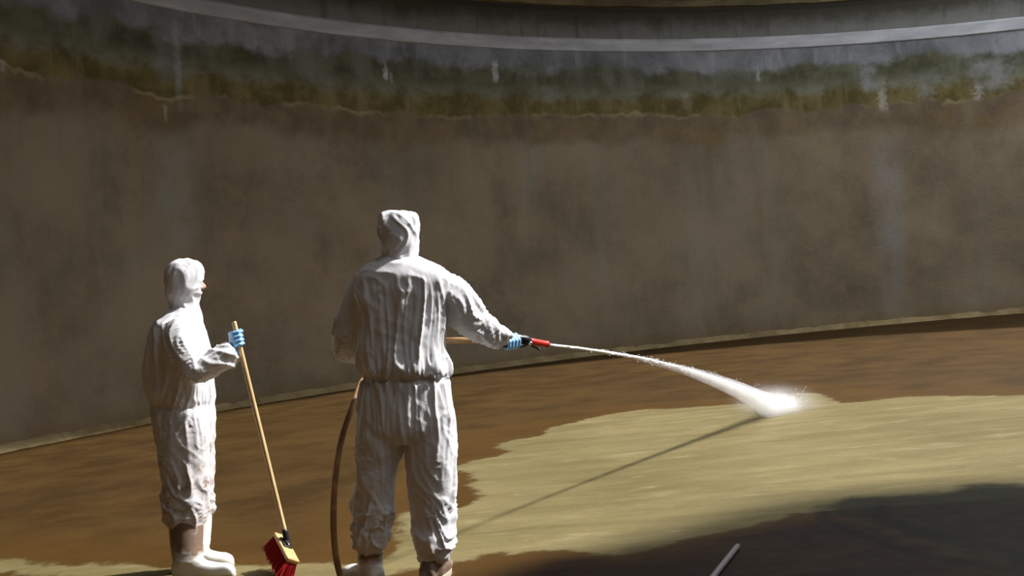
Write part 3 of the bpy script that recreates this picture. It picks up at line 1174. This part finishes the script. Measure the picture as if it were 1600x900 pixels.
def make_body(torso, legs, arms, feet, head_c, f, neck, parent):
    bm = bmesh.new()
    ring_loft(bm, slim(torso, 0.86)[1:], 28)
    for l in legs:
        ring_loft(bm, slim(l, 0.72, 0.02), 20)
    for a, tail in arms:
        tube(bm, slim_arm(a, 0.6, tail), 16, 6)
    for a, b in feet:
        capsule(bm, a, b, 0.034, 0.030)
        capsule(bm, b, b + (b - a) * 0.01 + Vector((0, 0, -0.02)), 0.03, 0.03)
    capsule(bm, neck, head_c - Vector((0, 0, 0.08)), 0.048, 0.048)
    head_shapes(bm, head_c, f)
    me = voxel(bm, 0.0058, 3)
    b = link_mesh('body', me, SKIN, parent)
    eyes(head_c, f, b)
    return b


f2 = Vector((0.30, 0.95, 0))
head2 = P(622, 370, Y2)
sole_l2 = Vector((P(579, 912, Y2 + .01).x, Y2 + .01, 0))
sole_l2.z = floor_z(sole_l2.x, sole_l2.y)
sole_r2 = Vector((P(676, 916, Y2 - .02).x, Y2 - .02, 0))
sole_r2.z = floor_z(sole_r2.x, sole_r2.y)
WAIST2 = P(630, 588, Y2).z


def soil2(V, foot):
    h = V[:, 2] - foot.z
    return sstep(0.45, 0.12, h) * 0.45


suit('coverall', torso2, [legl2, legr2], [arml2, armr2], foot2, per2, 2.7, 0.0145, 0.0115, 0.0155, WAIST2, soil2)
hood_mesh(Y2, [(330.5, 608, 640, .04, 0), (332, 600, 648, .075, 0), (336, 594, 652, .10, 0), (346, 590.5, 654, .118, 0), (362, 589.5, 654, .125, 0), (380, 592, 653, .118, 0), (393, 597, 652, .10, 0), (402, 597, 652, .098, 0), (412, 592, 656, .10, 0)],
          head2, f2, (0.062, 0.085, 0.01), per2, 0.0052, 4.4)
body2 = make_body(torso2, [legl2, legr2], [(arml2, None), (armr2, None)],
                  [(Vector((sole_l2.x, sole_l2.y - 0.02, sole_l2.z + 0.07)), Vector((sole_l2.x - .02, sole_l2.y + 0.12, sole_l2.z + 0.055))), (Vector((sole_r2.x, sole_r2.y - 0.02, sole_r2.z + 0.07)), Vector((sole_r2.x + .02, sole_r2.y + 0.12, sole_r2.z + 0.055)))],
                  head2, f2, P(624, 410, Y2), per2)


def shaft(Y, rows):
    return path_px(Y, rows)


make_boot(shaft(sole_l2.y, [(579, 846, 0, 20), (579, 870, 0, 20), (579, 892, 0, 18)]), sole_l2, Vector((-0.62, 0.78, 0)), 0.32, per2, soil=0.95)
make_boot(shaft(sole_r2.y, [(677, 855, 0, 20.5), (676, 878, 0, 20), (676, 896, 0, 18)]), sole_r2, Vector((0.25, 0.97, 0)), 0.31, per2, soil=0.95, low=0.95)

# ---- the shorter worker, in profile, leaning on the broom
Y1 = 5.66
foot1 = Vector((P(300, 893, Y1).x, Y1, 0))
foot1.z = floor_z(foot1.x, foot1.y)
per1 = thing('person', 'person in muddy white hooded coverall standing in profile with one hand on the broom', 'person', foot1)
torso1 = rings_px(Y1, [(476, 272, 309, .075, 0), (486, 262, 311, .11, 0), (496, 252, 314, .16, 0), (508, 244, 314, .195, 0), (530, 235, 321, .215, 0), (560, 230, 329, .215, 0), (590, 229, 331, .205, 0), (612, 231, 331, .195, 0),
                       (625, 237, 331, .175, 0), (632, 240, 330, .165, 0), (642, 240, 332, .18, 0), (660, 243, 333, .185, 0), (690, 248, 333, .165, 0), (705, 256, 328, .11, 0)], 2.3)
legn1 = rings_px(Y1, [(638, 262, 318, .07, -.085), (655, 252, 324, .095, -.095), (685, 247, 326, .105, -.10), (720, 249, 326, .105, -.105), (760, 253, 327, .10, -.115), (785, 254, 327, .10, -.12), (803, 256, 325, .098, -.125), (815, 259, 321, .085, -.13), (824, 264, 317, .075, -.13)])
legf1 = rings_px(Y1, [(670, 262, 334, .105, .07), (715, 266, 334.5, .105, .07), (755, 270, 333, .10, .07), (775, 273, 333, .10, .07), (790, 279, 334, .09, .07), (800, 285, 333, .08, .07), (806, 289, 331, .07, .07)])
armn1 = path_px(Y1, [(278, 512, -.12, 26), (284, 535, -.19, 28), (292, 560, -.22, 27), (303, 577, -.225, 23), (325, 572, -.215, 20), (343, 562, -.20, 20.5), (358, 553, -.185, 19.5), (366, 548, -.18, 16.5)])
armf1 = path_px(Y1, [(284, 512, .14, 24), (282, 540, .21, 24), (283, 580, .235, 22), (290, 615, .22, 18), (297, 645, .20, 14), (299, 652, .195, 12)])
f1 = Vector((0.88, 0.47, 0))
head1 = P(288.5, 441, Y1)


def soil1(V, foot):
    h = V[:, 2] - foot.z
    q = pn(V * 4.0 + 3)
    return sstep(1.0, 0.55, h + q * 0.15) * (0.95 + 0.6 * q)


suit('coverall', torso1, [legn1, legf1], [armn1, armf1], foot1, per1, 8.4, 0.010, 0.0105, 0.0115, P(290, 634, Y1).z, soil1)
hood_mesh(Y1, [(404.5, 283, 299, .035, 0), (406.5, 275, 306, .06, 0), (411, 267, 312, .082, 0), (421, 261, 316, .10, 0), (436, 259, 317.5, .106, 0), (452, 260, 316, .102, 0), (464, 262, 312, .092, 0), (473, 267, 309, .085, 0), (482, 268, 310, .085, 0), (490, 266, 312, .09, 0)],
          head1, f1, (0.055, 0.056, 0.012), per1, 0.0045, 12.7)
sole_n1 = Vector((P(296, 905, Y1 - .19).x, Y1 - .19, 0))
sole_n1.z = floor_z(sole_n1.x, sole_n1.y)
sole_f1 = Vector((P(303, 889, Y1 + .045).x, Y1 + .045, 0))
sole_f1.z = floor_z(sole_f1.x, sole_f1.y)
make_body(torso1, [legn1, legf1], [(armn1, None), (armf1, None)],
          [(sole_n1 + Vector((0, 0, .07)), sole_n1 + Vector((.13, 0.02, .055))), (sole_f1 + Vector((0, 0, .07)), sole_f1 + Vector((.13, 0.02, .055)))],
          head1 + Vector((-0.008, 0, 0)), f1, P(290, 488, Y1), per1)
make_boot(path_px(Y1, [(291, 808, -.13, 26), (291, 830, -.14, 26), (292, 858, -.16, 24), (295, 884, -.18, 21)]), sole_n1, Vector((1, -0.02, 0)), 0.335, per1, soil=0.85, low=0.3)
make_boot(path_px(Y1, [(309, 795, .07, 22), (309, 825, .065, 21), (307, 855, .05, 19.5), (305, 870, .045, 19)]), sole_f1, Vector((1, 0.02, 0)), 0.31, per1, soil=0.15)
w_f1 = Vector(armf1[-1][:3])
relaxed_hand(w_f1, Vector((0.12, -0.02, -1)), Vector((0.2, -1, 0)), Vector((1, 0.2, 0.1)), per1)

# ------------------------------------------------------------------ broom
WOOD = None


def wood_material(name, a, b_, scale=(1, 1, 1)):
    m, nt, b = mat(name)
    tc = nt.nodes.new('ShaderNodeTexCoord')
    V = tc.outputs['Object']
    n = noise_n(nt, V, 6, 6, 0.65, 1.5, scale)
    n2 = noise_n(nt, V, 40, 4, 0.6, 0.5, scale)
    col = mix_c(nt, smooth_n(nt, n, 0.3, 0.7), a, b_)
    col = mix_c(nt, smooth_n(nt, n2, 0.5, 0.8, 0, 0.4), col, srgb(120, 84, 46))
    L(nt, col, b.inputs['Base Color'])
    b.inputs['Roughness'].default_value = 0.55
    return m


WOOD = wood_material('pale_wood', srgb(196, 150, 94), srgb(222, 184, 130), (3, 3, 1))
BLACK = simple('black_plastic', srgb(28, 28, 30), 0.38, var=0.2)
STEEL = simple('bright_steel', (0.75, 0.74, 0.72), 0.25, 1.0, var=0.08)
RED = simple('red_plastic', srgb(196, 34, 18), 0.35, var=0.12)
BRISTLE = simple('red_bristle', srgb(176, 10, 28), 0.5, var=0.25, scale=90)

YB = 5.42
bc = P(447, 856.5, YB)
Lx = Vector((0.13, -0.26, -0.085)).normalized()
Bd = Vector((-0.58, 0.10, -0.79))
Bd = (Bd - Lx * Bd.dot(Lx)).normalized()
Wd = Lx.cross(Bd).normalized()
broom = thing('broom', 'broom with red bristles and wooden handle standing on the floor between the two workers', 'broom', Vector((bc.x, bc.y, floor_z(bc.x, bc.y))))
bm = bmesh.new()
box(bm, bc, Lx * 0.14, Wd * 0.037, Bd * 0.0115, 0.006, 3)
obj('head_block', bm, WOOD, broom, smooth=False)
bm = bmesh.new()
# each tuft is a fan of slender tapered bristles
for i in range(30):
    for j in range(7):
        b0 = bc + Bd * 0.010 + Lx * (-0.132 + 0.264 * i / 29) + Wd * (-0.026 + 0.052 * j / 6)
        for k in range(5):
            sp = Lx * (random.gauss(0, 0.012) + (i / 29 - 0.5) * 0.03) + Wd * (random.gauss(0, 0.009) + (j / 6 - 0.5) * 0.03)
            tip = b0 + Bd * (0.088 + random.uniform(-0.006, 0.006)) + sp
            d = (tip - b0).normalized()
            u = d.orthogonal().normalized()
            v = d.cross(u)
            a0 = [bm.verts.new(b0 + (u * math.cos(q) + v * math.sin(q)) * 0.0030 + sp * 0.1) for q in (0, 2.1, 4.2)]
            a1 = [bm.verts.new(tip + (u * math.cos(q) + v * math.sin(q)) * 0.0024) for q in (0, 2.1, 4.2)]
            for q in range(3):
                bm.faces.new((a0[q], a0[(q + 1) % 3], a1[(q + 1) % 3], a1[q]))
            bm.faces.new(a1)
obj('bristles', bm, BRISTLE, broom, smooth=False)
h_top = P(366.5, 507, Y1 - 0.175)
h_bot = bc - Bd * 0.030 + Lx * -0.045 + Wd * 0.0
hd = (h_top - h_bot).normalized()
bm = bmesh.new()
tube(bm, [(*(h_bot - hd * 0.02), 0.0125), (*(h_bot + hd * 0.4), 0.0128), (*(h_bot + (h_top - h_bot) * 0.7), 0.0128), (*(h_top - hd * 0.012), 0.0125), (*(h_top - hd * 0.003), 0.011), (*h_top, 0.006)], 16, 6)
obj('handle', bm, wood_material('broom_handle_wood', srgb(200, 164, 112), srgb(228, 198, 148), (4, 4, 0.6)), broom)
bm = bmesh.new()
tube(bm, [(*(h_bot + hd * 0.055), 0.0165), (*(h_bot + hd * 0.0), 0.018), (*(h_bot - hd * 0.018), 0.021)], 16, 4)
box(bm, bc - Bd * 0.015 + Lx * -0.030, Lx * 0.048, Wd * 0.026, Bd * 0.005, 0.003, 2)
box(bm, bc - Bd * 0.022 + Lx * -0.018, Lx * 0.025, Wd * 0.012, Bd * 0.010, 0.004, 2)
br = obj('socket', bm, BLACK, broom)
bm = bmesh.new()
ball(bm, bc - Bd * 0.024 + Lx * 0.004 - Wd * 0.0, 0.007, 0.007, 0.007)
bo = obj('bolt', bm, STEEL, broom)
bo.parent = br
bo.matrix_parent_inverse = Matrix.Identity(4)
gp = h_top - hd * 0.078
wr1 = Vector(armn1[-1][:3]) + (gp - Vector(armn1[-1][:3])) * 0.05
gripping_hand(gp, hd, (wr1 - gp), 0.0128, 'glove', per1, wr1)

# ------------------------------------------------------------------ spray gun, hose and jet
YG = Y2 + 0.30
gun_c = P(800, 531, YG)
noz = P(856, 538.5, YG + 0.17)
imp = F(1216, 643)
gd = Vector((noz.x - gun_c.x, noz.y - gun_c.y, noz.z - gun_c.z)).normalized()
gs = gd.cross(Vector((0, 0, 1))).normalized()
gu = gs.cross(gd)
gun = thing('spray_gun', 'black water spray gun with red barrel held in the blue gloved hand', 'spray gun', gun_c)


def gpt(px, py):
    # a point on the gun's own vertical plane under this pixel's sight line
    r = ray(px, py)
    o = Vector((0, 0, CAMZ))
    n = gs
    t = (gun_c - o).dot(n) / r.dot(n)
    return o + r * t


bm = bmesh.new()
a, b = gpt(827.5, 533), gpt(855.5, 538.3)
ax = (b - a).normalized()
ln = (b - a).length
rb = 0.0185
tube(bm, [(*a, rb * 0.8), (*(a + ax * ln * 0.06), rb), (*(a + ax * ln * 0.5), rb * 0.98), (*(a + ax * ln * 0.86), rb), (*(a + ax * ln * 0.93), rb * 1.12), (*b, rb * 1.02)], 20, 4)
obj('barrel', bm, RED, gun)
bm = bmesh.new()
tube(bm, [(*b, 0.011), (*(b + ax * 0.012), 0.009)], 14, 2)
obj('nozzle_tip', bm, STEEL, gun)
bm = bmesh.new()
tube(bm, [(*gpt(808.5, 528), 0.0150), (*gpt(815, 528.5), 0.019), (*gpt(821, 530.5), 0.0235), (*gpt(826, 533), 0.021), (*gpt(829, 534), 0.016)], 20, 5)
tube(bm, [(*gpt(826, 536), 0.010), (*gpt(819, 539), 0.012), (*gpt(812, 540.5), 0.010)], 14, 5)
obj('valve_body', bm, BLACK, gun)
bm = bmesh.new()
tube(bm, [(*gpt(776, 536), 0.0145), (*gpt(790, 538), 0.018), (*gpt(803, 536), 0.018), (*gpt(812, 532), 0.0165)], 18, 6)
obj('grip', bm, BLACK, gun)
bm = bmesh.new()
pv = gpt(825, 536)
ball(bm, pv - gs * -0.016, 0.011, 0.011, 0.011)
capsule(bm, pv - gs * 0.02, pv + gs * 0.02, 0.009, 0.009)
obj('pivot_pin', bm, STEEL, gun)
bm = bmesh.new()
e0, e1 = gpt(827, 538), gpt(842.5, 546.5)
capsule(bm, e0, e1, 0.005, 0.0062)
lv = obj('lever', bm, BLACK, gun)
bm = bmesh.new()
ball(bm, gpt(842, 545), 0.0082)
tp = obj('lever_tip', bm, STEEL, gun)
tp.parent = lv
tp.matrix_parent_inverse = Matrix.Identity(4)
bm = bmesh.new()
tube(bm, [(*gpt(807.5, 527), 0.0165), (*gpt(811.5, 528), 0.0175), (*gpt(813, 528.4), 0.015)], 18, 3)
obj('coupling', bm, STEEL, gun)
g0, g1 = gpt(790, 537.5), gpt(806, 534.5)
gax = (g1 - g0).normalized()
gmid = (g0 + g1) / 2
wr2 = Vector(armr2[-1][:3])
gripping_hand(gmid, gax, (wr2 + Vector((0, 0, 0.10)) - gmid), 0.0165, 'glove', per2, wr2 + Vector((0.0, 0.0, 0.004)))

# the hose: from the gun, across the worker's front through the left hand, down to the floor
HOSE = None


def hose_material():
    m, nt, b = mat('tan_rubber_hose')
    tc = nt.nodes.new('ShaderNodeTexCoord')
    n = noise_n(nt, tc.outputs['Object'], 9, 6, 0.7)
    col = mix_c(nt, smooth_n(nt, n, 0.35, 0.7), srgb(150, 112, 74), srgb(196, 158, 112))
    L(nt, col, b.inputs['Base Color'])
    b.inputs['Roughness'].default_value = 0.45
    return m


lh = Vector(arml2[-1][:3])
hp = []
rh = 0.0165


def add_h(v):
    hp.append((*v, rh))


add_h(gpt(778, 536))
add_h(P(752, 533, YG - 0.02))
add_h(P(712, 532, Y2 + 0.30))
add_h(P(660, 535, Y2 + 0.40))
add_h(P(604, 543, Y2 + 0.40))
add_h(P(576, 575, Y2 + 0.36))
add_h(P(552, 632, Y2 + 0.14))
add_h(P(533, 690, Y2 + 0.05))
add_h(P(524, 750, Y2 - 0.0))
add_h(P(521, 810, Y2 - 0.02))
add_h(P(524, 862, Y2 - 0.02))
q = P(531, 896, Y2 - 0.0)
add_h(q)
for dx, dy in ((0.035, -0.06), (0.10, -0.20), (0.13, -0.5), (0.05, -0.9), (-0.2, -1.4)):
    v = Vector((q.x + dx, q.y + dy, 0))
    v.z = floor_z(v.x, v.y) + rh
    add_h(v)
hose = thing('hose', 'tan rubber hose hanging from the spray gun past the taller worker to the floor', 'hose', Vector((q.x, q.y, floor_z(q.x, q.y))))
bm = bmesh.new()
tube(bm, hp, 16, 10)
obj('hose_tube', bm, hose_material(), hose)
bm = bmesh.new()
cpl = gpt(778, 536)
capsule(bm, cpl - gax * 0.015, cpl + gax * 0.02, 0.0185, 0.0185)
obj('hose_fitting', bm, STEEL, hose)
hA = P(604, 543, Y2 + 0.40)
gripping_hand(hA, (P(640, 538, Y2 + 0.40) - P(576, 560, Y2 + 0.39)), (lh - hA) + Vector((0, -0.05, 0)), rh, 'glove', per2, lh)


# the jet of water
def volume_mat(name, dens, soft=True, noise=0.5, aniso=0.2, scale=8, stretch=None):
    m = bpy.data.materials.new(name)
    m.use_nodes = True
    nt = m.node_tree
    for n in list(nt.nodes):
        if n.type != 'OUTPUT_MATERIAL':
            nt.nodes.remove(n)
    out = [n for n in nt.nodes][0]
    vs = nt.nodes.new('ShaderNodeVolumeScatter')
    vs.inputs['Color'].default_value = (0.84, 0.83, 0.9, 1)
    vs.inputs['Anisotropy'].default_value = aniso
    tc = nt.nodes.new('ShaderNodeTexCoord')
    d = None
    n1 = noise_n(nt, tc.outputs['Object'], scale, 3, 0.6, 0, stretch)
    d = math_n(nt, 'MULTIPLY', smooth_n(nt, n1, 0.5 - noise * 0.5, 0.5 + noise * 0.5, 1 - noise, 1 + noise), dens)
    if soft:
        ln_ = nt.nodes.new('ShaderNodeVectorMath')
        ln_.operation = 'LENGTH'
        L(nt, tc.outputs['Object'], ln_.inputs[0])
        f = smooth_n(nt, ln_.outputs['Value'], 0.0, 1.0, 1, 0)
        f = math_n(nt, 'POWER', f, 1.6)
        d = math_n(nt, 'MULTIPLY', d, f)
    L(nt, d, vs.inputs['Density'])
    L(nt, vs.outputs[0], out.inputs['Volume'])
    return m


jet = thing('water_jet', 'white jet of water arcing from the red barrel and bursting on the floor', 'water jet', Vector((imp.x, imp.y, imp.z)))
jet['kind'] = 'thing'
J0 = b + ax * 0.012


def jet_pt(t):
    p = J0.lerp(imp + Vector((0, 0, 0.03)), t)
    p.z += JARC * 4 * t * (1 - t)
    return p


def to_px(p):
    d = p - Vector((0, 0, CAMZ))
    y, z = d.y, d.z
    cp, sp = math.cos(PITCH), math.sin(PITCH)
    f = cp * y - sp * z
    u = sp * y + cp * z
    x, v = d.x / f, u / f
    c, s = math.cos(-ROLL), math.sin(-ROLL)
    x, v = c * x - s * v, s * x + c * v
    return 800 + x * FPX, 450 - v * FPX


JARC = 0.0
for k in range(60):      # raise the arc until the stream passes where it crosses the floor line
    JARC = k * 0.01
    best = min((jet_pt(i / 100) for i in range(101)), key=lambda p: abs(to_px(p)[0] - 1060))
    if to_px(best)[1] < 575.5:
        break


def jet_tube(scale, r0, rows, name, m, n=16, sag=0.0):
    bm = bmesh.new()
    pts = []
    for t, r_ in rows:
        p = jet_pt(t)
        k = min(1, t / 0.6)
        rr = max(r0, r_ * (scale if scale < 0.46 else 0.42 + (scale - 0.42) * k * k * (3 - 2 * k)))
        pts.append((p.x, p.y, p.z - sag * r_, rr))
    tube(bm, pts, n, 8)
    return obj(name, bm, m, jet)


WATER = simple('white_water', (0.86, 0.86, 0.90), 0.35, var=0.06, scale=25)
PROF = [(0, .0085), (.1, .012), (.25, .017), (.4, .024), (.55, .034), (.7, .048), (.82, .062), (.92, .082), (.985, .10)]
jet_tube(0.42, 0.0075, [(0, .0075), (.1, .016), (.25, .024), (.34, .024), (.42, .012)], 'stream', WATER)
jet_tube(0.42, 0.006, PROF[:], 'stream_core', volume_mat('dense_spray', 21, False, 0.6, 0.2, 14))
jet_tube(0.76, 0.006, PROF[1:], 'spray', volume_mat('loose_spray', 9, False, 0.7, 0.2, 9), sag=0.12)
jet_tube(1.45, 0.006, PROF[2:], 'spray', volume_mat('thin_spray', 3.2, False, 0.8, 0.2, 7), sag=0.35)


def cloud(name, c, rx, ry, rz, m, tilt=0.0):
    bm = bmesh.new()
    bmesh.ops.create_icosphere(bm, subdivisions=4, radius=1)
    me = bpy.data.meshes.new(name)
    bm.to_mesh(me)
    bm.free()
    o = link_mesh(name, me, m, None)
    o.parent = jet
    o.matrix_parent_inverse = Matrix.Identity(4)
    o.location = c - jet.location
    o.scale = (rx, ry, rz)
    return o


cloud('splash', imp + Vector((0.02, 0.02, 0.06)), 0.24, 0.40, 0.15, volume_mat('splash_mist', 19, True, 0.6, 0.2, 3))
cloud('mist', imp + Vector((0.0, 0.05, 0.08)), 0.55, 0.8, 0.24, volume_mat('thin_mist', 2.2, True, 0.7, 0.2, 2))
# single drops thrown off along the stream and round the impact
bm = bmesh.new()


def drop(p, d, l, r_):
    d = d.normalized()
    u = d.orthogonal().normalized()
    v = d.cross(u)
    t0, t1 = bm.verts.new(p - d * l), bm.verts.new(p + d * l * 0.6)
    ring = [bm.verts.new(p + (u * math.cos(q_) + v * math.sin(q_)) * r_) for q_ in (0, PI / 2, PI, 3 * PI / 2)]
    for q_ in range(4):
        bm.faces.new((t0, ring[(q_ + 1) % 4], ring[q_]))
        bm.faces.new((t1, ring[q_], ring[(q_ + 1) % 4]))


for i in range(2600):
    t = random.random() ** 0.55 * 0.99
    p = jet_pt(t)
    d = (jet_pt(min(1, t + .02)) - jet_pt(t - .02)).normalized()
    r_ = np.interp(t, [q_[0] for q_ in PROF], [q_[1] for q_ in PROF]) * abs(random.gauss(0, 0.55))
    u = d.orthogonal().normalized()
    v = d.cross(u)
    a_ = random.uniform(0, 2 * PI)
    drop(p + (u * math.cos(a_) + v * math.sin(a_)) * r_, d, random.uniform(0.012, 0.05), random.uniform(0.001, 0.002))
for i in range(1500):
    a_ = random.uniform(0, 2 * PI)
    d = Vector((math.cos(a_), math.sin(a_) + 0.35, random.uniform(0.1, 0.9)))
    r_ = min(0.34, abs(random.gauss(0, 0.13)))
    p = imp + Vector((d.x * r_, d.y * r_ * 1.2, 0.02 + d.z * r_ * 0.6))
    drop(p, d, random.uniform(0.008, 0.03), random.uniform(0.0012, 0.0032))
dr = obj('droplets', bm, WATER, jet, smooth=False)
dr['kind'] = 'stuff'

# ------------------------------------------------------------------ pale grey streak at the lower right, modelled as a thin tube
p0, p1 = F(1152, 859), F(1100, 925)
pale_streak = thing('pale_streak', 'short pale grey streak on the floor at the lower right', 'pale_streak', p0 + Vector((0, 0, 0)))
bm = bmesh.new()
p0.z += 0.0155
p1.z += 0.0155
tube(bm, [(*p0, 0.014), (*(p0.lerp(p1, 0.5)), 0.0145), (*p1, 0.0145)], 14, 4)
obj('shaft', bm, simple('grey_streak', srgb(128, 116, 118), 0.5, var=0.15), pale_streak)
bm = bmesh.new()
capsule(bm, p0, p0 + (p0 - p1).normalized() * 0.004, 0.0145, 0.0145)
obj('streak_tip', bm, simple('streak_tip_grey', srgb(120, 110, 110), 0.6), pale_streak)
